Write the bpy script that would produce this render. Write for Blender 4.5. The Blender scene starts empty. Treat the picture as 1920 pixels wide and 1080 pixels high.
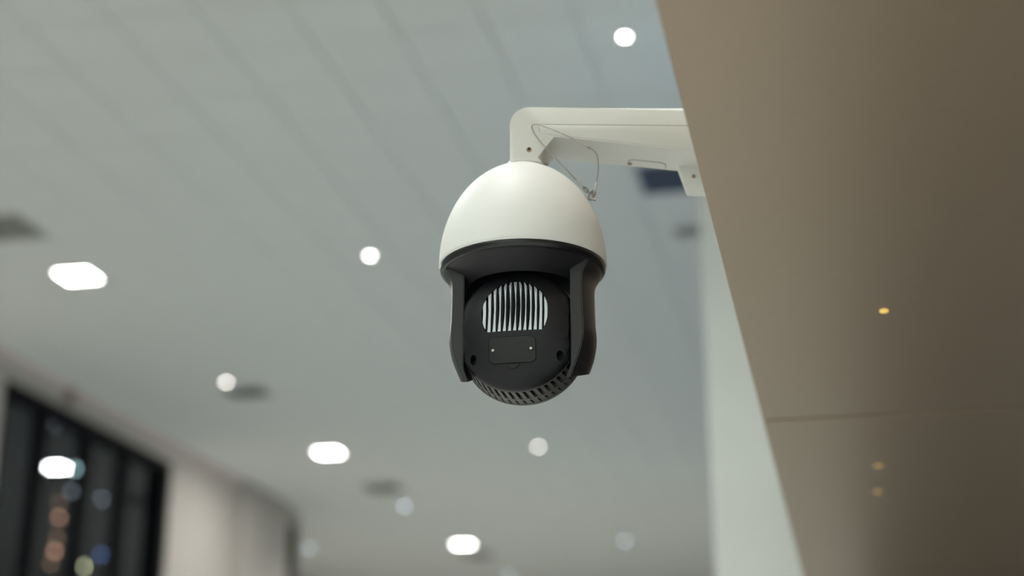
import bpy, bmesh, math, random
from mathutils import Vector, Matrix, Euler
random.seed(7)
PI = math.pi
C = bpy.context.scene.collection
sc = bpy.context.scene

# ------------------------------------------------------------------ camera
cd = bpy.data.cameras.new('camera'); cam = bpy.data.objects.new('camera', cd); C.objects.link(cam)
cd.sensor_width = 36.0; cd.sensor_fit = 'HORIZONTAL'
cd.lens = 36.0 * 2860.0 / 1920.0
cd.clip_start = 0.05; cd.clip_end = 400
cam.location = (0, 0, 1.6)
cam.rotation_euler = (math.radians(90 + 19.361), 0, math.radians(12.373))
cd.dof.use_dof = True; cd.dof.focus_distance = 1.90; cd.dof.aperture_fstop = 2.1
sc.camera = cam

# ------------------------------------------------------------------ world, exposure
w = bpy.data.worlds.new('night_sky'); sc.world = w; w.use_nodes = True
bg = w.node_tree.nodes['Background']; bg.inputs[0].default_value = (0.30, 0.38, 0.55, 1); bg.inputs[1].default_value = 0.03
sc.view_settings.view_transform = 'Standard'; sc.view_settings.look = 'None'
sc.view_settings.gamma = 1.0; sc.view_settings.use_curve_mapping = False
sc.view_settings.exposure = 1.70
SPOT_W = 150.0            # watts of each ceiling downlight and unseen fill spot
PANEL_W = 30.0

# ------------------------------------------------------------------ materials
def mat(name, col, rough=0.5, metal=0.0, spec=0.5, noise=None, bump=None, coat=0.0, emit=None, coat_rough=0.05):
    m = bpy.data.materials.new(name); m.use_nodes = True
    nt = m.node_tree; b = nt.nodes['Principled BSDF']
    b.inputs['Base Color'].default_value = (*col, 1); b.inputs['Roughness'].default_value = rough
    b.inputs['Metallic'].default_value = metal; b.inputs['Specular IOR Level'].default_value = spec
    b.inputs['Coat Weight'].default_value = coat; b.inputs['Coat Roughness'].default_value = coat_rough
    if noise or bump:
        tc = nt.nodes.new('ShaderNodeTexCoord')
    if noise:                                   # (scale, amount)
        n = nt.nodes.new('ShaderNodeTexNoise'); n.inputs['Scale'].default_value = noise[0]; n.inputs['Detail'].default_value = 4
        nt.links.new(tc.outputs['Object'], n.inputs['Vector'])
        r = nt.nodes.new('ShaderNodeMapRange'); r.inputs['To Min'].default_value = 1 - noise[1]; r.inputs['To Max'].default_value = 1 + noise[1]
        nt.links.new(n.outputs['Fac'], r.inputs['Value'])
        mx = nt.nodes.new('ShaderNodeMix'); mx.data_type = 'RGBA'; mx.blend_type = 'MULTIPLY'; mx.inputs[0].default_value = 1
        mx.inputs[6].default_value = (*col, 1); nt.links.new(r.outputs[0], mx.inputs[7])
        nt.links.new(mx.outputs[2], b.inputs['Base Color'])
    if bump:                                    # (scale, strength)
        n2 = nt.nodes.new('ShaderNodeTexNoise'); n2.inputs['Scale'].default_value = bump[0]; n2.inputs['Detail'].default_value = 2
        nt.links.new(tc.outputs['Object'], n2.inputs['Vector'])
        bp = nt.nodes.new('ShaderNodeBump'); bp.inputs['Strength'].default_value = bump[1]; bp.inputs['Distance'].default_value = 0.001
        nt.links.new(n2.outputs['Fac'], bp.inputs['Height']); nt.links.new(bp.outputs['Normal'], b.inputs['Normal'])
    if emit:                                    # (colour, strength)
        b.inputs['Emission Color'].default_value = (*emit[0], 1); b.inputs['Emission Strength'].default_value = emit[1]
    return m

def glass_mat(name):
    m = bpy.data.materials.new(name); m.use_nodes = True; nt = m.node_tree; nt.nodes.clear()
    o = nt.nodes.new('ShaderNodeOutputMaterial'); mx = nt.nodes.new('ShaderNodeMixShader'); fr = nt.nodes.new('ShaderNodeFresnel')
    t = nt.nodes.new('ShaderNodeBsdfTransparent'); g = nt.nodes.new('ShaderNodeBsdfGlossy')
    ge = nt.nodes.new('ShaderNodeNewGeometry'); mr = nt.nodes.new('ShaderNodeMapRange')   # the same air-to-glass reflectance on both faces
    mr.inputs['To Min'].default_value = 1.5; mr.inputs['To Max'].default_value = 1 / 1.5
    nt.links.new(ge.outputs['Backfacing'], mr.inputs['Value']); nt.links.new(mr.outputs[0], fr.inputs[0])
    t.inputs[0].default_value = (0.72, 0.76, 0.78, 1); g.inputs['Roughness'].default_value = 0.0
    g.inputs['Color'].default_value = (0.72, 0.72, 0.75, 1)
    nt.links.new(fr.outputs[0], mx.inputs[0]); nt.links.new(t.outputs[0], mx.inputs[1]); nt.links.new(g.outputs[0], mx.inputs[2])
    nt.links.new(mx.outputs[0], o.inputs[0]); return m

M = dict(
    tile=mat('ceiling_tile_paint', (0.70, 0.72, 0.69), 0.8, noise=(3, 0.03)),
    slab=mat('ceiling_slab_shadow_gap', (0.35, 0.35, 0.33), 0.9),
    wall=mat('cream_wall_paint', (0.40, 0.375, 0.335), 0.8, noise=(2, 0.03)),
    cornice=mat('pinkish_cornice_paint', (0.58, 0.48, 0.45), 0.8),
    column=mat('white_column_paint', (0.74, 0.78, 0.75), 0.7, noise=(2, 0.03)),
    blue=mat('blue_wall_paint', (0.24, 0.42, 0.60), 0.7, noise=(2, 0.04)),
    floor=mat('stone_floor', (0.58, 0.585, 0.565), 0.35, noise=(1.5, 0.06)),
    dark=mat('dark_shading_surface', (0.045, 0.036, 0.04), 0.4, noise=(2, 0.2)),
    soffit=mat('beige_laminate', (0.44, 0.348, 0.253), 0.36, metal=0.6, noise=(60, 0.03), spec=0.5),
    joint=mat('joint_dark', (0.08, 0.06, 0.05), 0.9),
    black_frame=mat('black_window_frame', (0.006, 0.006, 0.007), 0.75, spec=0.15, noise=(20, 0.1)),
    glass=glass_mat('window_glass'),
    shell=mat('white_housing_plastic', (0.81, 0.82, 0.795), 0.52, spec=0.35, bump=(900, 0.05), noise=(8, 0.01)),
    shell2=mat('white_bracket_enamel', (0.76, 0.77, 0.735), 0.5, bump=(700, 0.06), noise=(8, 0.015)),
    black=mat('black_housing_plastic', (0.0085, 0.0088, 0.0115), 0.42, spec=0.30, bump=(1200, 0.06), noise=(10, 0.05)),
    vents=mat('black_vent_plastic', (0.070, 0.068, 0.065), 0.45, noise=(10, 0.05)),
    plate=mat('black_plate_plastic', (0.015, 0.015, 0.017), 0.45, spec=0.4, noise=(10, 0.05)),
    cover=mat('cover_plastic', (0.0105, 0.0107, 0.0125), 0.38, spec=0.35, noise=(10, 0.05)),
    joint_black=mat('cover_seal', (0.002, 0.002, 0.002), 0.9, spec=0.05),
    seal=mat('grey_seam_rubber', (0.30, 0.30, 0.28), 0.8, noise=(30, 0.05)),
    yoke=mat('yoke_plastic', (0.017, 0.0172, 0.020), 0.42, spec=0.42, bump=(1200, 0.06), noise=(10, 0.05)),
    rim=mat('black_gasket', (0.007, 0.007, 0.009), 0.30, noise=(10, 0.05)),
    inner=mat('dark_cavity', (0.006, 0.006, 0.007), 0.7, noise=(10, 0.05)),
    alu=mat('aluminium_fin', (0.47, 0.51, 0.54), 0.38, metal=0.75, noise=(30, 0.05)),
    steel=mat('steel_cable', (0.42, 0.40, 0.38), 0.3, metal=1.0, noise=(80, 0.2)),
    sleeve=mat('clear_sleeve', (0.70, 0.72, 0.72), 0.3, metal=0.3, noise=(40, 0.1)),
    brass=mat('dull_screw', (0.34, 0.28, 0.19), 0.45, metal=0.8, noise=(60, 0.1)),
    vent=mat('grey_vent_metal', (0.40, 0.40, 0.38), 0.6, noise=(5, 0.05)),
    vent_dark=mat('navy_vent_metal', (0.10, 0.13, 0.20), 0.6, noise=(5, 0.05)),
    trimring=mat('lamp_trim_white', (0.75, 0.75, 0.73), 0.5, noise=(9, 0.02)),
    lamp=mat('lamp_diffuser', (0.8, 0.8, 0.8), 0.5, emit=((1.0, 0.93, 0.90), 9.0)),
    lamp_cool=mat('lamp_diffuser_cool', (0.8, 0.8, 0.8), 0.5, emit=((0.62, 0.80, 1.0), 8.0)),
    panel=mat('panel_diffuser', (0.8, 0.8, 0.8), 0.5, emit=((1.0, 0.95, 0.92), 8.0)),
    fitting=mat('brown_fitting', (0.28, 0.20, 0.15), 0.6, noise=(20, 0.1)),
    amber=mat('amber_glint', (0.5, 0.36, 0.08), 0.3, emit=((1.0, 0.66, 0.16), 0.22)),  # emissive amber, a lamp reflection painted as glow
    amber_dim=mat('amber_glint_dim', (0.42, 0.28, 0.10), 0.4, emit=((1.0, 0.62, 0.18), 0.10)),
    tower=mat('tower_concrete', (0.05, 0.05, 0.055), 0.9, noise=(0.2, 0.2)),
)
def glow(name, col, s): M[name] = mat(name, (0.1, 0.1, 0.1), 0.5, emit=(col, s))
glow('win_orange', (1.0, 0.48, 0.30), 1.7); glow('win_brown', (1.0, 0.55, 0.30), 0.7); glow('win_grey', (0.8, 0.85, 1.0), 0.8)
glow('win_blue', (0.25, 0.42, 1.0), 0.85); glow('win_cyan', (0.55, 0.80, 1.0), 1.6); glow('win_yellow', (1.0, 0.95, 0.55), 3.4); glow('win_teal', (0.55, 0.85, 0.85), 2.6)

# ------------------------------------------------------------------ helpers
def link(o, parent=None):
    C.objects.link(o)
    if parent: o.parent = parent
    return o
def obj(name, bm, m, parent=None, smooth=35):
    me = bpy.data.meshes.new(name)
    bmesh.ops.recalc_face_normals(bm, faces=bm.faces[:])
    bm.to_mesh(me); bm.free()
    if m is not None: me.materials.append(m)
    if smooth:
        for p in me.polygons: p.use_smooth = True
        me.set_sharp_from_angle(angle=math.radians(smooth))
    return link(bpy.data.objects.new(name, me), parent)
def tag(o, label=None, cat=None, group=None, kind=None):
    if label: o['label'] = label
    if cat: o['category'] = cat
    if group: o['group'] = group
    if kind: o['kind'] = kind
    return o
def empty(name, loc=(0, 0, 0), rotz=0):
    o = bpy.data.objects.new(name, None); o.empty_display_size = 0.05; o.location = loc; o.rotation_euler = (0, 0, rotz)
    return link(o)
def box(bm, x0, x1, y0, y1, z0, z1, bev=0, seg=2):
    r = bmesh.ops.create_cube(bm, size=1.0)
    for v in r['verts']:
        v.co = Vector((x0 + (v.co.x + .5) * (x1 - x0), y0 + (v.co.y + .5) * (y1 - y0), z0 + (v.co.z + .5) * (z1 - z0)))
    if bev:
        es = list({e for v in r['verts'] for e in v.link_edges})
        bmesh.ops.bevel(bm, geom=es, offset=bev, segments=seg, affect='EDGES', profile=0.5)
    return bm
def boxo(name, dims, m, parent=None, bev=0):
    return obj(name, box(bmesh.new(), *dims, bev=bev), m, parent, smooth=0)
def ringloop(bm, pts): return [bm.verts.new(p) for p in pts]
def bridge(bm, a, b, closed=True):
    n = len(a)
    for i in range(n if closed else n - 1):
        bm.faces.new((a[i], a[(i + 1) % n], b[(i + 1) % n], b[i]))
def lathe(bm, prof, n=64, axis='Z', a0=0.0, a1=2 * PI):
    """prof: list of (r, h) from one end to the other; r = 0 closes to a point."""
    def P(r, h, a):
        return (r * math.cos(a), r * math.sin(a), h) if axis == 'Z' else (r * math.cos(a), h, r * math.sin(a))
    prev = None
    for r, h in prof:
        cur = [bm.verts.new(P(0, h, 0))] if r == 0 else [bm.verts.new(P(r, h, 2 * PI * i / n)) for i in range(n)]
        if prev is not None:
            if len(prev) == 1 and len(cur) > 1:
                for i in range(n): bm.faces.new((prev[0], cur[i], cur[(i + 1) % n]))
            elif len(cur) == 1 and len(prev) > 1:
                for i in range(n): bm.faces.new((prev[i], cur[0], prev[(i + 1) % n]))
            else: bridge(bm, prev, cur)
        prev = cur
    return bm
def prism(bm, pts, y0, y1, bev=0, seg=3):
    """extrude the (x, z) polygon from y0 to y1"""
    a = [bm.verts.new((x, y0, z)) for x, z in pts]; b = [bm.verts.new((x, y1, z)) for x, z in pts]
    f0 = bm.faces.new(a); f1 = bm.faces.new(list(reversed(b))); bridge(bm, a, b)
    if bev:
        es = [e for e in bm.edges if (e.verts[0] in a and e.verts[1] in a) or (e.verts[0] in b and e.verts[1] in b)]
        bmesh.ops.bevel(bm, geom=es, offset=bev, segments=seg, affect='EDGES', profile=0.5)
    return bm
def cyl_between(bm, p, q, r, n=16, r2=None):
    p, q = Vector(p), Vector(q); d = q - p
    mt = Matrix.Translation((p + q) / 2) @ d.to_track_quat('Z', 'Y').to_matrix().to_4x4()
    bmesh.ops.create_cone(bm, cap_ends=True, segments=n, radius1=r, radius2=r if r2 is None else r2, depth=d.length, matrix=mt)
    return bm
def catmull(pts, k=8):
    P = [Vector(p) for p in pts]; P = [2 * P[0] - P[1]] + P + [2 * P[-1] - P[-2]]; out = []
    for i in range(1, len(P) - 2):
        for j in range(k):
            t = j / k; a, b, c, d = P[i - 1:i + 3]
            out.append(0.5 * ((2 * b) + (c - a) * t + (2 * a - 5 * b + 4 * c - d) * t * t + (3 * b - a - 3 * c + d) * t ** 3))
    out.append(P[-2]); return out
def tube(bm, pts, r, n=8):
    prev = None; up = Vector((0.3, 1, 0.2)).normalized()
    for i, p in enumerate(pts):
        t = (pts[min(i + 1, len(pts) - 1)] - pts[max(i - 1, 0)]).normalized()
        u = (up - t * up.dot(t)).normalized(); v = t.cross(u); up = u
        cur = [bm.verts.new(p + (u * math.cos(2 * PI * k / n) + v * math.sin(2 * PI * k / n)) * r) for k in range(n)]
        if prev: bridge(bm, prev, cur)
        else: first = cur
        prev = cur
    bm.faces.new(first); bm.faces.new(list(reversed(prev))); return bm

# ------------------------------------------------------------------ room shell
CH = 6.5
boxo('floor_shading', (0.05, 0.95, -1.5, 6.6, 0, 0.012), M['dark'])['kind'] = 'structure'  # unseen dark strip, added to darken what the soffit reflects
boxo('floor', (-13.3, 3.3, -7, 37.3, -0.12, 0), M['floor'])['kind'] = 'structure'
bm = box(bmesh.new(), -9.2, 3.3, -7, 24.05, CH + 0.016, CH + 0.15); box(bm, -11.5, 3.3, 24.05, 37.3, CH + 0.016, CH + 0.15)
ceiling = obj('ceiling', bm, M['slab'], smooth=0); ceiling['kind'] = 'structure'
TX, TY, GAP = 0.588, 0.60, 0.006
def tile_bm(bm, x, y):
    c = 0.004
    x0, x1, y0, y1 = x - TX / 2 + GAP / 2, x + TX / 2 - GAP / 2, y - TY / 2 + GAP, y + TY / 2 - GAP
    lo = [bm.verts.new(p) for p in ((x0 + c, y0 + c, CH), (x1 - c, y0 + c, CH), (x1 - c, y1 - c, CH), (x0 + c, y1 - c, CH))]
    mi = [bm.verts.new(p) for p in ((x0, y0, CH + c), (x1, y0, CH + c), (x1, y1, CH + c), (x0, y1, CH + c))]
    hi = [bm.verts.new(p) for p in ((x0, y0, CH + .0165), (x1, y0, CH + .0165), (x1, y1, CH + .0165), (x0, y1, CH + .0165))]
    bm.faces.new(lo); bridge(bm, lo, mi); bridge(bm, mi, hi)
cx, cy = -1.46 + TX / 2, 7.95 + TY / 2
cells = []
for i in range(-20, 8):
    for j in range(-24, 48):
        x, y = cx + i * TX, cy + j * TY
        if -11.3 < x < 3.2 and -6.8 < y < 37 and (x > -9.3 or y > 23.7): cells.append((x, y))
rot = cam.rotation_euler.to_matrix().inverted()
def seen(x, y):
    p = rot @ (Vector((x, y, CH)) - cam.location)
    if p.z > -0.1: return False
    u, v = p.x / -p.z * 2860 / 960, p.y / -p.z * 2860 / 540
    return -1.12 < u < 0.45 and -1.1 < v < 1.18 and x > -9.1 and x < -0.5
near = sorted([c for c in cells if seen(*c)], key=lambda c: c[1] - 0.2 * c[0])[:292]
ns = set(near)
bm = bmesh.new(); tile_bm(bm, 0, 0)
first = None
for (x, y) in near:
    if first is None:
        first = obj('tile', bm, M['tile'], ceiling, smooth=0); o = first
    else:
        o = first.copy(); C.objects.link(o); o.parent = ceiling
    o.location = (x, y, 0)
bm = bmesh.new()
for c in cells:
    if c not in ns: tile_bm(bm, *c)
tag(obj('ceiling_tiles', bm, M['tile'], ceiling, smooth=0), kind='stuff')

# left wall with two window openings, its outside corner and the wider hall behind it
XW = -8.90
bm = bmesh.new()
box(bm, XW - 0.3, XW, -7, 14.58, 0, CH); box(bm, XW - 0.3, XW, 14.58, 18.96, 6.235, CH); box(bm, XW - 0.3, XW, 14.58, 18.96, 0, 2.2)
box(bm, XW - 0.3, XW, 18.96, 23.30, 0, CH); box(bm, XW - 0.3, XW, 23.30, 23.95, 6.25, CH); box(bm, XW - 0.3, XW, 23.30, 23.95, 0, 2.2)
box(bm, XW - 0.3, XW, 23.95, 24.05, 0, CH); box(bm, -11.4, XW - 0.3, 23.80, 24.05, 0, CH)
wall_left = obj('wall_left', bm, M['wall']); wall_left['kind'] = 'structure'
boxo('wall_far_left', (-11.5, -11.2, 24.05, 37, 0, CH), M['wall'])['kind'] = 'structure'
boxo('wall_back', (-11.5, 3.3, 37, 37.3, 0, CH), M['wall'])['kind'] = 'structure'
boxo('trim_1', (XW, XW + 0.12, 21.32, 23.20, 0, CH - 0.001), M['wall'], bev=0.01)['kind'] = 'structure'
bm = bmesh.new()
prism(bm, [(XW, CH), (XW + 0.06, CH), (XW + 0.05, CH - 0.03), (XW + 0.02, CH - 0.07), (XW, CH - 0.09)], -7, 21.32)
obj('trim_2', bm, M['cornice'])['kind'] = 'structure'
# white column that ends the blue right-hand wall
boxo('column', (-0.675, 1.2, 8.0, 8.3, 0, CH), M['column'], bev=0.01)['kind'] = 'structure'
boxo('wall_right', (-0.30, -0.05, 8.3, 22.0, 0, CH), M['blue'])['kind'] = 'structure'
boxo('wall_far_right', (2.0, 2.3, 22.0, 37, 0, CH), M['column'])['kind'] = 'structure'
boxo('wall_front', (-13.3, 3.3, -7.3, -7, 0, CH), M['column'])['kind'] = 'structure'
bm = box(bmesh.new(), 0.60, 0.80, 1.2, 7.6, 0, 2.30); box(bm, 0.08, 0.60, 6.6, 6.75, 0, 2.30)  # unseen dark wall and return, added to darken the soffit's right side
obj('wall_shading', bm, M['dark'], smooth=0)['kind'] = 'structure'
boxo('wall_near_right', (3.0, 3.3, -7, 8.0, 0, CH), M['column'])['kind'] = 'structure'

def window(name, y0, y1, z0, z1, fr, mull, side=None):
    bm = bmesh.new(); xa, xb = XW - 0.27, XW - 0.01; s = side or fr
    box(bm, xa, xb, y0, y0 + fr, z0, z1); box(bm, xa, xb, y1 - s, y1, z0, z1)
    box(bm, xa, xb, y0 + fr, y1 - s, z1 - fr, z1); box(bm, xa, xb, y0 + fr, y1 - s, z0, z0 + fr)
    root = obj(name, bm, M['black_frame'], smooth=0); root['kind'] = 'structure'
    edges = [y0 + fr]
    for y in mull:
        boxo('mullion', (XW - 0.19, XW - 0.07, y - 0.075, y + 0.075, z0 + fr, z1 - fr), M['black_frame'], root, bev=0.008)
        edges += [y - 0.075, y + 0.075]
    edges.append(y1 - s)
    for k in range(0, len(edges), 2):
        boxo('pane', (XW - 0.156, XW - 0.150, edges[k], edges[k + 1], z0 + fr, z1 - fr), M['glass'], root)
    return root
window('window_1', 14.59, 18.95, 2.2, 6.232, 0.10, (15.70, 16.78, 17.82), side=0.14)
window('window_2', 23.31, 23.94, 2.2, 6.245, 0.10, (), side=0.26)

# bulkhead over the added dark wall: carcass with fascia, laminate panels underneath
XF, SZ = -0.135, 2.308
bulk = boxo('bulkhead', (XF + 0.004, 1.6, 0.756, 7.7, SZ + 0.006, 3.35), M['joint']); bulk['kind'] = 'structure'
for a, b in ((0.75, 2.790), (2.806, 5.24), (5.25, 7.7)):
    boxo('soffit_panel', (XF, 1.6, a, b, SZ, SZ + 0.006), M['soffit'], bulk, bev=0.0012)
boxo('fascia_panel', (XF, XF + 0.004, 0.75, 7.7, SZ + 0.0062, 3.35), M['soffit'], bulk)
boxo('end_panel', (XF + 0.004, 1.6, 0.75, 0.756, SZ + 0.0062, 3.35), M['soffit'], bulk)

# ------------------------------------------------------------------ PTZ camera
S = 0.11 / 157.0
AZ = math.radians(11.937)
O = Vector((-0.389, 1.840, 2.292))
def U(*p): return tuple(c * S for c in p)
def scale(bm): bmesh.ops.scale(bm, vec=(S, S, S), verts=bm.verts[:]); return bm
ptz = empty('dome_security_camera', O, AZ)
tag(ptz, 'white domed security camera with black ribbed body hanging under the white arm', 'security camera')

prof = [(148, -3), (153, -6), (156, -5.5), (157.3, -3), (157.5, 0)]
for k in range(1, 34):
    t = k / 33 * math.acos(36 / 157)
    prof.append((157 * math.cos(t), 201 * math.sin(t)))
prof = prof[:-3] + [(45, 194), (38, 197.5), (32.5, 202), (29, 208), (0, 208)]
bm = lathe(bmesh.new(), [(0, 150), (148, 20)] + prof, 96)
shell = obj('dome_shell', scale(bm), M['shell'], ptz)
bm = lathe(bmesh.new(), [(0, -2), (152, -2), (154.5, -4), (155.5, -8), (155, -13), (152.5, -17.5), (148, -19.5), (145, -18.5), (144, -16), (0, -16)], 96)
obj('rim_ring', scale(bm), M['rim'], ptz)
bm = lathe(bmesh.new(), [(0, -15), (144, -15), (146, -18.5), (143, -20.5), (104, -46), (101, -47), (98.5, -45), (97, -18), (0, -18)], 96)
obj('base_plate', scale(bm), M['plate'], ptz)

YAW = math.radians(-10.0)
RY = Matrix.Rotation(YAW, 4, 'Z')
def yaw(bm): bmesh.ops.transform(bm, matrix=RY, verts=bm.verts[:]); return bm
# two yoke arms: sectors of a waisted ring, cut flat at front and inside
yk = [(-17, 147.5), (-22, 147), (-30, 142), (-38, 137), (-48, 134), (-60, 132.8), (-90, 133), (-125, 134), (-140, 135.2), (-150, 135.6), (-160, 134.8), (-172, 132.8), (-185, 129.8), (-198, 125), (-210, 120), (-219, 116.5), (-222, 114.5), (-230, 112), (-240, 108.5), (-252, 104)]
for sx in (-1, 1):
    bm = bmesh.new(); prev = None
    for z, r in yk:
        xi, yf = 98.0, 66.0
        if z < -216: xi = 98 + (z + 216) * 0.4
        if z > -34: xi = 98 - (z + 34) * 0.35
        ry = max(148.0, r) if z > -30 else 148.0
        a0 = -math.asin(yf / ry); a1 = math.acos(min(0.985, xi / r))
        pts = [(xi, -yf)] + [(r * math.cos(a0 + (a1 - a0) * k / 20), ry * math.sin(a0 + (a1 - a0) * k / 20)) for k in range(21)]
        cur = [bm.verts.new((sx * x, y, z)) for x, y in pts]
        if prev: bridge(bm, prev, cur)
        else: top = cur
        prev = cur
    bm.faces.new(top); bm.faces.new(list(reversed(prev)))
    g = bmesh.ops.bisect_plane(bm, geom=bm.verts[:] + bm.edges[:] + bm.faces[:], plane_co=(0, -66, -240), plane_no=(0, 0.32, -1), clear_outer=True)
    bmesh.ops.holes_fill(bm, edges=[e for e in bm.edges if e.is_boundary], sides=0)
    fe = [e for e in bm.edges if all(abs(v.co.y + 66) < 0.01 for v in e.verts) and abs(e.verts[0].co.z - e.verts[1].co.z) > 0.5]
    bmesh.ops.bevel(bm, geom=fe, offset=1.6, segments=2, affect='EDGES')
    obj('yoke_arm', scale(yaw(bm)), M['yoke'], ptz, smooth=40)

arch = [(-96, -19), (96, -19)] + [(x, -148 + math.sqrt(121.5 ** 2 - x * x)) for x in [96 - 96 * 2 * i / 32 for i in range(33)]]
obj('yoke_bridge', scale(yaw(prism(bmesh.new(), arch, -8, 66))), M['black'], ptz, smooth=30)

# camera module: a flattened ball between the arms, turned with the yoke
ZC = -148.0
FP = [(0, -92), (25, -91.6), (45, -90.2), (62, -87.8), (76, -84.6), (87, -80.6), (96, -76), (103, -72), (108.5, -67), (111, -63), (112, -58.5)]   # (r, y) of the front face
def ysurf(r):
    for (r0, y0), (r1, y1) in zip(FP, FP[1:]):
        if r <= r1: return y0 + (y1 - y0) * (r - r0) / (r1 - r0)
    return FP[-1][1]
def flatten(bm, lim=96):
    for v in bm.verts:
        if abs(v.co.x) > lim: v.co.x = math.copysign(lim, v.co.x)
    return bm
def to_module(bm):
    bmesh.ops.translate(bm, vec=(0, 0, ZC), verts=bm.verts[:]); return scale(yaw(bm))
bm = lathe(bmesh.new(), FP + [(112, -57.6), (110.5, -57), (106, -56.5), (106, 14), (118, 15), (115, 30), (105, 50), (85, 68), (50, 78), (0, 80)], 128, axis='Y')
flatten(bm)
module = obj('camera_body', to_module(bm), M['black'], ptz, smooth=30)
# pocket for the heat sink and the two plug holes, cut out of the module
def win_half(zz):          # half width of the heat sink window at height zz above the module centre
    zz = min(max(zz + 9, 0.0), 97.0)
    if zz > 38: return 60.5 * math.sqrt(max(0, 1 - ((zz - 38) / 59.0) ** 2))
    return 60.5 - 10.5 * ((38 - zz) / 38.0) ** 2.4
def win_poly(inset=0.0, n=28):
    R = []
    for k in range(n + 1):
        a = -0.5 * PI + PI * k / n
        zz = 39.5 + 48.5 * math.sin(a)
        R.append((max(0.0, win_half(zz) - inset), zz))
    right = [(x, z) for x, z in R if x > 0.5]
    return right + [(-x, z) for x, z in reversed(right)]
bm = prism(bmesh.new(), win_poly(), -130, -62)
for hx, hz in ((-77, -55), (80, -55)):
    mt = Matrix.Translation((hx, -75, hz)) @ Matrix.Rotation(PI / 2, 4, 'X') @ Matrix.Diagonal((1, 1.5, 1, 1))
    bmesh.ops.create_cone(bm, cap_ends=True, segments=24, radius1=6.2, radius2=6.2, depth=40, matrix=mt)
cutter = obj('cutter', to_module(bm), M['inner'], None, smooth=0)
cutter.location = O; cutter.rotation_euler = (0, 0, AZ)
md = module.modifiers.new('cut', 'BOOLEAN'); md.operation = 'DIFFERENCE'; md.solver = 'EXACT'; md.object = cutter
bpy.context.view_layer.update()
dg = bpy.context.evaluated_depsgraph_get()
me = bpy.data.meshes.new_from_object(module.evaluated_get(dg), depsgraph=dg)
module.modifiers.clear(); module.data = me
for p in me.polygons: p.use_smooth = True
me.set_sharp_from_angle(angle=math.radians(30))
bpy.data.objects.remove(cutter)
# heat sink: dark back and 13 aluminium fins, waisted in the middle
bm = prism(bmesh.new(), win_poly(0.6), -66, -61.5)
sink = obj('heat_sink', to_module(bm), M['inner'], ptz, smooth=0)
for k in range(-6, 7):
    x0 = k * 9.35
    zs = [z for z in [i * 0.5 - 9 for i in range(1, 194)] if win_half(z) > abs(x0) - 2.0]
    za, zb = zs[0] + 0.4, zs[-1] - 0.2
    bm = bmesh.new(); prev = None; N = 14
    g = max(0.12, 1 - (abs(k) / 6.2) ** 1.8)
    for i in range(N + 1):
        t = i / N; z = za + (zb - za) * t
        wd = 5.8 - 5.0 * g * math.sin(PI * min(1, t * 1.02)) ** 0.8
        xr = x0 + 2.9 - 1.3 * g * math.sin(PI * t) + (0.9 - 1.8 * abs(t - .5)) * 0.8
        if t < 0.3: xr += 0.5 * g * (1 - t / 0.3)
        xl = xr - wd; hw = win_half(z) - 0.2
        xl, xr = max(-hw, min(hw, xl)), max(-hw, min(hw, xr))
        yf = ysurf(math.hypot(x0, z)) + 1.0 + 4.0 * g * math.sin(PI * t)
        cur = [bm.verts.new(p) for p in ((xl, yf, z), (xr, yf, z), (xr, -64, z), (xl, -64, z))]
        if prev: bridge(bm, prev, cur)
        else: fst = cur
        prev = cur
    bm.faces.new(fst); bm.faces.new(list(reversed(prev)))
    obj('fin', to_module(bm), M['alu'], sink, smooth=0)
# service cover with two screws and a pull tab
def patch(x0, x1, z0, z1, rc, th, lift=0.0, nx=16, nz=10, cxx=0):
    bm = bmesh.new(); F = []; B = []
    for j in range(nz + 1):
        z = z0 + (z1 - z0) * j / nz
        d = min(z - z0, z1 - z); ins = 0 if d >= rc else rc - math.sqrt(max(0, rc * rc - (rc - d) ** 2))
        fr = []; br = []
        for i in range(nx + 1):
            x = x0 + ins + (x1 - x0 - 2 * ins) * i / nx
            y = ysurf(math.hypot(x, z)) - lift
            fr.append(bm.verts.new((x, y, z))); br.append(bm.verts.new((x, y + th, z)))
        F.append(fr); B.append(br)
    for j in range(nz):
        for i in range(nx):
            bm.faces.new((F[j][i], F[j][i + 1], F[j + 1][i + 1], F[j + 1][i]))
            bm.faces.new((B[j][i], B[j + 1][i], B[j + 1][i + 1], B[j][i + 1]))
    for j in range(nz):
        bm.faces.new((F[j][0], F[j + 1][0], B[j + 1][0], B[j][0])); bm.faces.new((F[j][nx], B[j][nx], B[j + 1][nx], F[j + 1][nx]))
    for i in range(nx):
        bm.faces.new((F[0][i], B[0][i], B[0][i + 1], F[0][i + 1])); bm.faces.new((F[nz][i], F[nz][i + 1], B[nz][i + 1], B[nz][i]))
    return bm
obj('cover_gasket', to_module(patch(-46.8, 38.8, -67.8, -19.2, 8.6, 2, 0.3)), M['joint_black'], ptz, smooth=30)
cover = obj('service_cover', to_module(patch(-46, 38, -67, -20, 8, 3, 1.2)), M['cover'], ptz, smooth=30)
for hx in (-39, 30):
    yy = ysurf(math.hypot(hx, -42)) - 0.9
    bm = bmesh.new(); cyl_between(bm, (hx, yy + 2, -42), (hx, yy - 0.3, -42), 5.2, 20)
    obj('screw_recess', to_module(bm), M['inner'], cover)
    bm = bmesh.new(); cyl_between(bm, (hx, yy + 2, -43), (hx, yy - 1.2, -43), 3.0, 16, 2.4)
    box(bm, hx - 2.2, hx + 2.2, yy - 1.7, yy - 1.1, -43.5, -42.5)
    tag(obj('screw', to_module(bm), M['steel'], cover), 'small bright steel screw')
bm = bmesh.new()
yy = ysurf(69)
pts = [(12 * math.cos(a), -68.5 + 9 * math.sin(a)) for a in [PI + PI * i / 12 for i in range(13)]]
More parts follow.
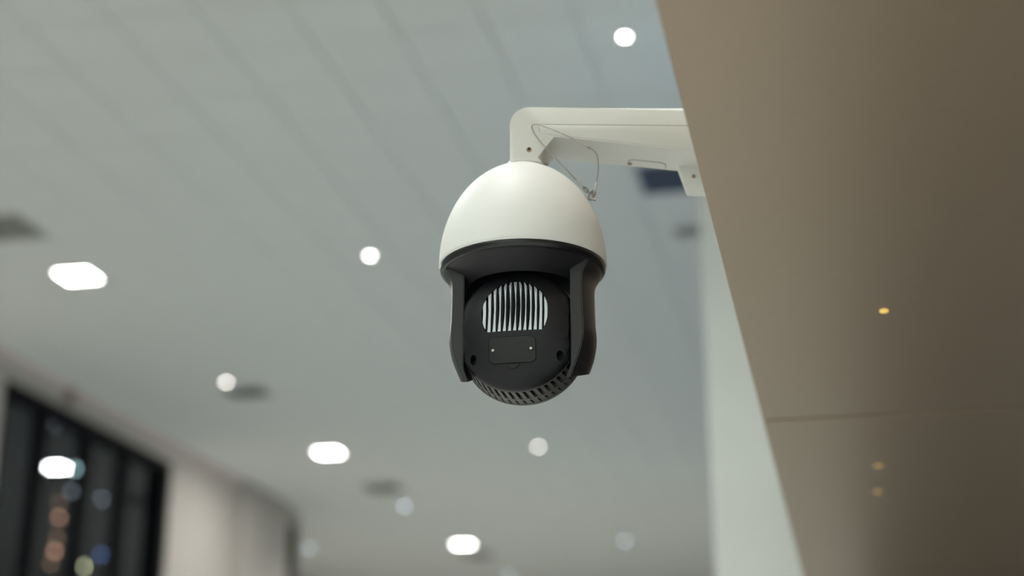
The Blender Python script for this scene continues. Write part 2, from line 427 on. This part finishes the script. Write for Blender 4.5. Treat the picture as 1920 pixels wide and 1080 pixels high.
prism(bm, [(x - 3, z) for x, z in pts], yy - 2.2, yy + 2, 0.6, 2)
obj('pull_tab', to_module(bm), M['inner'], ptz)
# vents round the underside: three rings and two rows of slanted ribs
for y0, y1, rr in ((-56.3, -52.5, 112.5), (-16, -9, 116), (10, 16.5, 118.5)):
    bm = lathe(bmesh.new(), [(105, y0), (rr - .5, y0), (rr, y0 + .5), (rr, y1 - .5), (rr - .5, y1), (105, y1), (105, y0)], 128, axis='Y')
    bmesh.ops.remove_doubles(bm, verts=bm.verts[:], dist=0.01)
    obj('vent_ring', to_module(flatten(bm)), M['vents'], ptz, smooth=40)
def rib(y0, y1, a, slant, half):
    bm = bmesh.new(); q = []
    for y, da in ((y0, 0), (y1, slant)):
        for r in (104, 112.8 + (y + 53) * 0.075):
            for s in (-1, 1):
                aa = a + da + s * half
                q.append(bm.verts.new((r * math.sin(aa), y, -r * math.cos(aa))))
    for f in ((0, 1, 3, 2), (4, 6, 7, 5), (0, 2, 6, 4), (1, 5, 7, 3), (2, 3, 7, 6), (0, 4, 5, 1)): bm.faces.new([q[i] for i in f])
    return bm
pitch = math.radians(6.8)
for k in range(-8, 9):
    a = (k + 0.35) * pitch
    if abs(math.sin(a) * 116) > 95: continue
    obj('vent_rib', to_module(rib(-53, -15.5, a - 0.01, 0.035, 0.031)), M['vents'], ptz, smooth=0)
    obj('vent_rib', to_module(rib(-9.5, 10.5, a + 0.03, 0.03, 0.042)), M['vents'], ptz, smooth=0)

# ------------------------------------------------------------------ wall bracket
br = empty('wall_bracket', O, AZ)
tag(br, 'white metal bracket arm running from the bulkhead edge to the camera dome', 'bracket')
HW = 50
XE = 352
pts = [(-24, 188), (-24, 266)]
for k in range(0, 13):
    a = PI - PI / 2 * k / 12; pts.append((14 + 38 * math.cos(a), 266 + 38 * math.sin(a)))
pts += [(XE, 304), (XE, 208.5), (298, 214.6), (60, 241.8), (50, 242.5), (43, 239), (39.5, 232), (39, 188)]
bm = prism(bmesh.new(), pts, -HW, HW, 11, 4)
# beyond the far side of the neck the elbow is lower only in the middle
obj('arm', scale(bm), M['shell2'], br, smooth=40)
pts = [(30, 266.5), (XE - 1, 262.5), (XE - 1, 212.2), (298, 218), (66, 244.2), (34, 247.5)]
bm = prism(bmesh.new(), pts, -HW - 2.0, -HW + 8, 0.9, 2)
cov = obj('side_cover', scale(bm), M['shell2'], br, smooth=40)
pts = [(29, 267.9), (XE - 1, 263.9), (XE - 1, 240), (300, 240), (66, 250), (33, 250)]
obj('seam_strip', scale(prism(bmesh.new(), pts, -HW - 0.9, -HW + 6)), M['seal'], cov, smooth=0)
bm = prism(bmesh.new(), [(300, 222), (301.5, 216), (316.5, 165), (319, 161.5), (322, 160.3), (XE + 16, 158), (XE + 16, 222)], 26, 49, 1.5, 2)
foot = obj('foot', scale(bm), M['shell2'], br, smooth=40)
bm = bmesh.new(); cyl_between(bm, (330, 27, 192), (330, 23.5, 192), 3.6, 16)
tag(obj('screw', scale(bm), M['brass'], foot), 'dull brassy screw')
# wall plate meeting the fascia (which stands 12 degrees off the arm)
bm = bmesh.new(); box(bm, -0.010, 0.0, -0.05, 0.05, 0.085, 0.235, 0.003)
pl_ = obj('wall_plate', bm, M['shell2'], br)
yl = 0.0; xl = ((XF - O.x) / S) / math.cos(AZ)
pl_.location = (xl * S - 0.0006, 0, 0); pl_.rotation_euler = (0, 0, -AZ)
# hatch plate on the sloping underside
sl = (214.6 - 241.8) / (298 - 60)
def under(x): return 241.8 + sl * (x - 60)
bm = bmesh.new()
q = [(206, 22), (216, 18), (266, 18), (274, 22), (277, 30), (277, 46), (206, 46)]
lo = [bm.verts.new((x, y, under(x) - 1.4)) for x, y in q]; hi = [bm.verts.new((x, y, under(x) + 2)) for x, y in q]
bm.faces.new(lo); bm.faces.new(list(reversed(hi))); bridge(bm, lo, hi)
hatch = obj('hatch', scale(bm), M['shell2'], br, smooth=0)
bm = bmesh.new(); q2 = [(204.8, 21), (215.5, 16.7), (266.5, 16.7), (275, 21), (278.3, 29.6), (278.3, 46.5), (204.8, 46.5)]
lo = [bm.verts.new((x, y, under(x) - 0.5)) for x, y in q2]; hi = [bm.verts.new((x, y, under(x) + 2)) for x, y in q2]
bm.faces.new(lo); bm.faces.new(list(reversed(hi))); bridge(bm, lo, hi)
obj('seam_strip', scale(bm), M['seal'], hatch, smooth=0)
bm = bmesh.new(); cyl_between(bm, (208.5, 34, under(208)), (208.5, 34, under(208) - 3.5), 4.2, 16)
tag(obj('screw', scale(bm), M['brass'], hatch), 'dull brassy screw')
bm = bmesh.new(); cyl_between(bm, (12.2, -HW + 3, 215), (12.2, -HW - 0.6, 215), 5.2, 20)
neck_screw = obj('set_screw', scale(bm), M['brass'], br)
bm = bmesh.new(); cyl_between(bm, (12.2, -HW, 216.5), (12.2, -HW - 1.4, 216.5), 2.6, 12)
obj('socket', scale(bm), M['inner'], neck_screw)

# ------------------------------------------------------------------ safety cable
cb = empty('safety_cable', O, AZ)
tag(cb, 'thin steel safety cable looped from the bracket neck to a shackle on the dome', 'cable')
cp = [(134, -18, 150), (138.2, -25, 155), (142.0, -30, 170), (143.5, -35, 189), (140.5, -42, 208), (134.5, -46, 214.5), (127.2, -50, 217.8), (104, -54, 230), (80.9, -58, 241.7), (40.6, -62, 257.7), (23.5, -64, 261.3), (17.6, -64, 257), (22.4, -64, 242.5), (35.4, -62, 223.5), (60.4, -55, 196.9), (85.3, -48, 171.4), (103.4, -40, 154.1), (114.6, -32, 145.5), (125, -25, 138)]
w_ = catmull(cp[1:], 8)
obj('wire', scale(tube(bmesh.new(), w_, 1.15, 8)), M['steel'], cb)
for p, q, r, m in (((139.5, -26, 158.5), (136, -21, 143), 3.0, 'sleeve'), ((101.5, -41, 155.8), (112.5, -33, 147), 2.6, 'sleeve'), ((130, -48.5, 217), (121, -51.5, 220.5), 2.0, 'steel')):
    bm = bmesh.new(); cyl_between(bm, p, q, r, 14); bmesh.ops.bevel(bm, geom=[e for e in bm.edges if len(e.link_faces) == 2 and e.calc_face_angle(0) > 1], offset=.5, segments=2, affect='EDGES')
    obj('ferrule', scale(bm), M[m], cb)
def ring(c, R, r, tilt):
    bm = bmesh.new(); prev = None; f0 = None
    for i in range(20):
        a = 2 * PI * i / 20; cur = []
        for j in range(8):
            b = 2 * PI * j / 8; cur.append(bm.verts.new(((R + r * math.cos(b)) * math.cos(a), r * math.sin(b), (R + r * math.cos(b)) * 1.35 * math.sin(a))))
        if prev: bridge(bm, prev, cur)
        else: f0 = cur
        prev = cur
    bridge(bm, prev, f0)
    bmesh.ops.transform(bm, matrix=Matrix.Translation(c) @ Euler(tilt).to_matrix().to_4x4(), verts=bm.verts[:])
    return bm
obj('thimble', scale(ring((134.2, -20, 138.5), 4.4, 1.0, (0.2, 0.15, 0.5))), M['steel'], cb)
obj('thimble', scale(ring((119.5, -29, 141.5), 4.2, 1.0, (0.2, -0.9, 0.3))), M['steel'], cb)
sh = obj('shackle', scale(ring((130, -22, 132), 5.6, 1.7, (0.5, 0.7, -0.4))), M['steel'], cb)
bm = bmesh.new(); cyl_between(bm, (119, -20, 128), (136, -22, 124.5), 2.2, 12); cyl_between(bm, (134, -22, 125), (138, -22.4, 124.2), 3.6, 6)
obj('shackle_pin', scale(bm), M['steel'], sh)

# ------------------------------------------------------------------ ceiling fittings
def spot(x, y, parent=None, w_=SPOT_W, col=(0.985, 1.0, 0.965), z=CH - 0.02):
    l = bpy.data.lights.new('lamp_or_fill_beam', 'SPOT'); l.energy = w_; l.color = col; l.spot_size = math.radians(140); l.spot_blend = 1.0; l.shadow_soft_size = 0.06
    o = bpy.data.objects.new('lamp_or_fill_beam', l); C.objects.link(o)
    o.location = (x, y, z)
    return o
dl0 = None
def downlight(x, y, label, cool=False, watts=SPOT_W):
    global dl0
    r = empty('downlight', (x, y, CH))
    bm = lathe(bmesh.new(), [(0.036, -0.0005), (0.036, -0.006), (0.040, -0.010), (0.055, -0.009), (0.060, -0.004), (0.060, -0.0005), (0.036, -0.0005)], 32)
    bmesh.ops.remove_doubles(bm, verts=bm.verts[:], dist=1e-5)
    obj('trim_ring', bm, M['trimring'], r)
    bm = lathe(bmesh.new(), [(0, -0.0005), (0.035, -0.0005), (0.035, -0.003), (0.027, -0.0045), (0, -0.0045)], 32)
    obj('lamp_bowl', bm, M['trimring'], r)
    bm = lathe(bmesh.new(), [(0, -0.0046), (0.027, -0.0046), (0.026, -0.006), (0, -0.0075)], 32)
    obj('diffuser', bm, M['lamp_cool' if cool else 'lamp'], r)
    tag(r, label, 'ceiling light', 'round downlights in the ceiling')
    spot(x, y, w_=watts)
downlight(-1.19, 8.89, 'bright round downlight high beside the top of the beige bulkhead edge', watts=100)
downlight(-4.06, 12.46, 'bright round downlight in the ceiling just left of the white dome')
downlight(-6.98, 16.15, 'bright round downlight beside the small dark vent, above the big window')
downlight(-4.04, 20.11, 'bright round downlight in the ceiling right below the black camera body')
downlight(-6.99, 23.70, 'pale round downlight between the far grey vent and the farthest panel light', True)
downlight(-9.89, 27.24, 'dim bluish round downlight just right of the narrow dark window', True)
downlight(-3.96, 27.72, 'dim bluish round downlight nearest the white column, low in the picture', True)
downlight(-6.87, 31.00, 'dim bluish round downlight cut by the bottom edge, below the farthest panel light', True)
for x, y in ((-2.6, -5.9), (0.6, -5.9), (-4.0, 4.9), (-7.0, 8.5), (-7.0, 1.0), (-4.0, -2.6), (-1.2, 1.4), (-1.2, -5.5), (1.6, -1.0), (1.6, -4.6), (-4.0, -5.5), (-1.2, 4.8), (-1.2, 23.9), (-9.9, 34.5)): spot(x, y)  # unseen spots without fittings; off-grid ones added to fill column and dome
def panel_light(x, y, label):
    r = empty('panel_light', (x, y, CH)); a, b = 0.165, 0.15
    bm = bmesh.new()
    for d in ((-a - .02, a + .02, -b - .02, -b), (-a - .02, a + .02, b, b + .02), (-a - .02, -a, -b, b), (a, a + .02, -b, b)): box(bm, *d, -0.012, -0.0005)
    obj('frame', bm, M['trimring'], r, smooth=0)
    boxo('diffuser', (-a, a, -b, b, -0.009, -0.0005), M['panel'], r)
    tag(r, label, 'ceiling light', 'square panel lights in the ceiling')
    l = bpy.data.lights.new('panel_beam', 'AREA'); l.shape = 'RECTANGLE'; l.size = 2 * a; l.size_y = 2 * b; l.energy = PANEL_W; l.color = (1.0, 0.97, 0.94)
    o = bpy.data.objects.new('panel_beam', l); C.objects.link(o); o.location = (x, y, CH - 0.02)
panel_light(-6.92, 12.38, 'bright panel light nearest of three, left in the ceiling below a dark vent')
panel_light(-6.97, 19.82, 'bright panel light in the ceiling, middle one of three')
panel_light(-6.94, 27.42, 'bright panel light farthest along the ceiling, smallest of three')
def vent(x, y, hx, hy, label, m='vent', n=5):
    r = empty('ceiling_vent', (x, y, CH)); f = 0.03
    bm = bmesh.new()
    for d in ((-hx, hx, -hy, -hy + f), (-hx, hx, hy - f, hy), (-hx, -hx + f, -hy + f, hy - f), (hx - f, hx, -hy + f, hy - f)): box(bm, *d, -0.014, -0.0005)
    obj('frame', bm, M[m], r, smooth=0)
    boxo('backing', (-hx + f, hx - f, -hy + f, hy - f, -0.003, -0.0005), M[m], r)
    for k in range(n):
        yy = -hy + f + (k + .5) * (2 * hy - 2 * f) / n
        bm = box(bmesh.new(), -hx + f, hx - f, -0.024, 0.024, -0.0015, 0.0015)
        bmesh.ops.rotate(bm, cent=(0, 0, 0), matrix=Matrix.Rotation(0.42, 3, 'X'), verts=bm.verts[:])
        bmesh.ops.translate(bm, vec=(0, yy, -0.0115), verts=bm.verts[:])
        obj('slat', bm, M[m], r, smooth=0)
    tag(r, label, 'air vent', 'slatted air vents in the ceiling')
vent(-6.98, 11.12, 0.30, 0.27, 'grey slatted air vent cut by the left edge, above the nearest panel light')
vent(-6.90, 16.62, 0.26, 0.20, 'dark slatted air vent just right of the downlight above the big window')
vent(-6.93, 22.30, 0.28, 0.30, 'faint slatted air vent between the middle panel light and the pale downlight')
vent(-6.95, 28.60, 0.28, 0.30, 'faintest slatted air vent, just behind the farthest panel light')
vent(-1.20, 11.28, 0.22, 0.28, 'navy blue square air vent close under the white bracket arm', 'vent_dark')
vent(-1.12, 12.47, 0.16, 0.10, 'small pale air vent next to the top of the white column', 'vent', 2)

# small brown fitting on the left wall over the big window
ft = empty('wall_sensor', (XW, 15.95, 6.34))
tag(ft, 'small brown sensor on the left wall above the big dark window', 'sensor')
boxo('mounting_plate', (0.0005, 0.02, -0.06, 0.06, -0.06, 0.14), M['fitting'], ft, bev=0.004)
boxo('sensor_body', (0.02, 0.09, -0.045, 0.045, -0.02, 0.10), M['fitting'], ft, bev=0.012)
bm = bmesh.new(); bmesh.ops.create_uvsphere(bm, u_segments=16, v_segments=10, radius=0.03, matrix=Matrix.Translation((0.075, 0, -0.02)))
obj('lens', bm, M['inner'], ft)

# glowing amber spots standing in for lamp reflections in the soffit panels
for y, r, m, lab in ((2.182, 0.006, 'amber', 'small glowing amber spot standing in for a reflection in the near soffit panel'),
                     (3.229, 0.008, 'amber_dim', 'dim amber spot standing in for a reflection in the soffit just past the panel joint'),
                     (3.501, 0.008, 'amber_dim', 'dimmest amber spot standing in for a reflection in the soffit, farthest past the panel joint')):
    rt = empty('soffit_glint', (0.078, y, SZ))
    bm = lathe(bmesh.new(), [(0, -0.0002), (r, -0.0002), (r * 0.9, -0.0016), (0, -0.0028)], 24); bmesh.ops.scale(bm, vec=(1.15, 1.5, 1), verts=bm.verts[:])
    obj('lens', bm, M[m], rt)  # emissive patch in place of a mirrored lamp
    tag(rt, lab, 'indicator light', 'painted amber reflections in the soffit')  # no indicator lights here, only painted lamp reflections

# dark tower across the street with a few lit windows
tw = boxo('building', (-78, -70.1, 88, 150, -20, 62), M['tower'])
tag(tw, 'dark tower outside the big window with scattered coloured lit windows', 'building')
for y, z, m, wy, wz in ((128.4, 33.0, 'win_teal', .9, .7), (123.95, 36.3, 'win_grey', .7, .5), (128.1, 30.8, 'win_grey', .8, .6), (134.1, 31.3, 'win_grey', .8, .6),
                        (126.3, 28.0, 'win_orange', .8, .7), (126.3, 26.1, 'win_brown', .8, .7), (126.1, 24.9, 'win_orange', .9, .8), (126.0, 29.3, 'win_brown', .6, .6), (125.6, 23.7, 'win_brown', .8, .6),
                        (134.9, 26.0, 'win_blue', .9, .8), (137.3, 26.1, 'win_cyan', .8, .6), (131.6, 24.4, 'win_yellow', 1.3, .7),
                        (131.2, 35.2, 'win_brown', .3, .5), (131.2, 34.2, 'win_brown', .3, .5), (131.3, 33.2, 'win_brown', .3, .4)):
    boxo('lit_window', (-70.1, -70.0, y - wy * .28, y + wy * .28, z - wz * .28, z + wz * .28), M[m], tw)
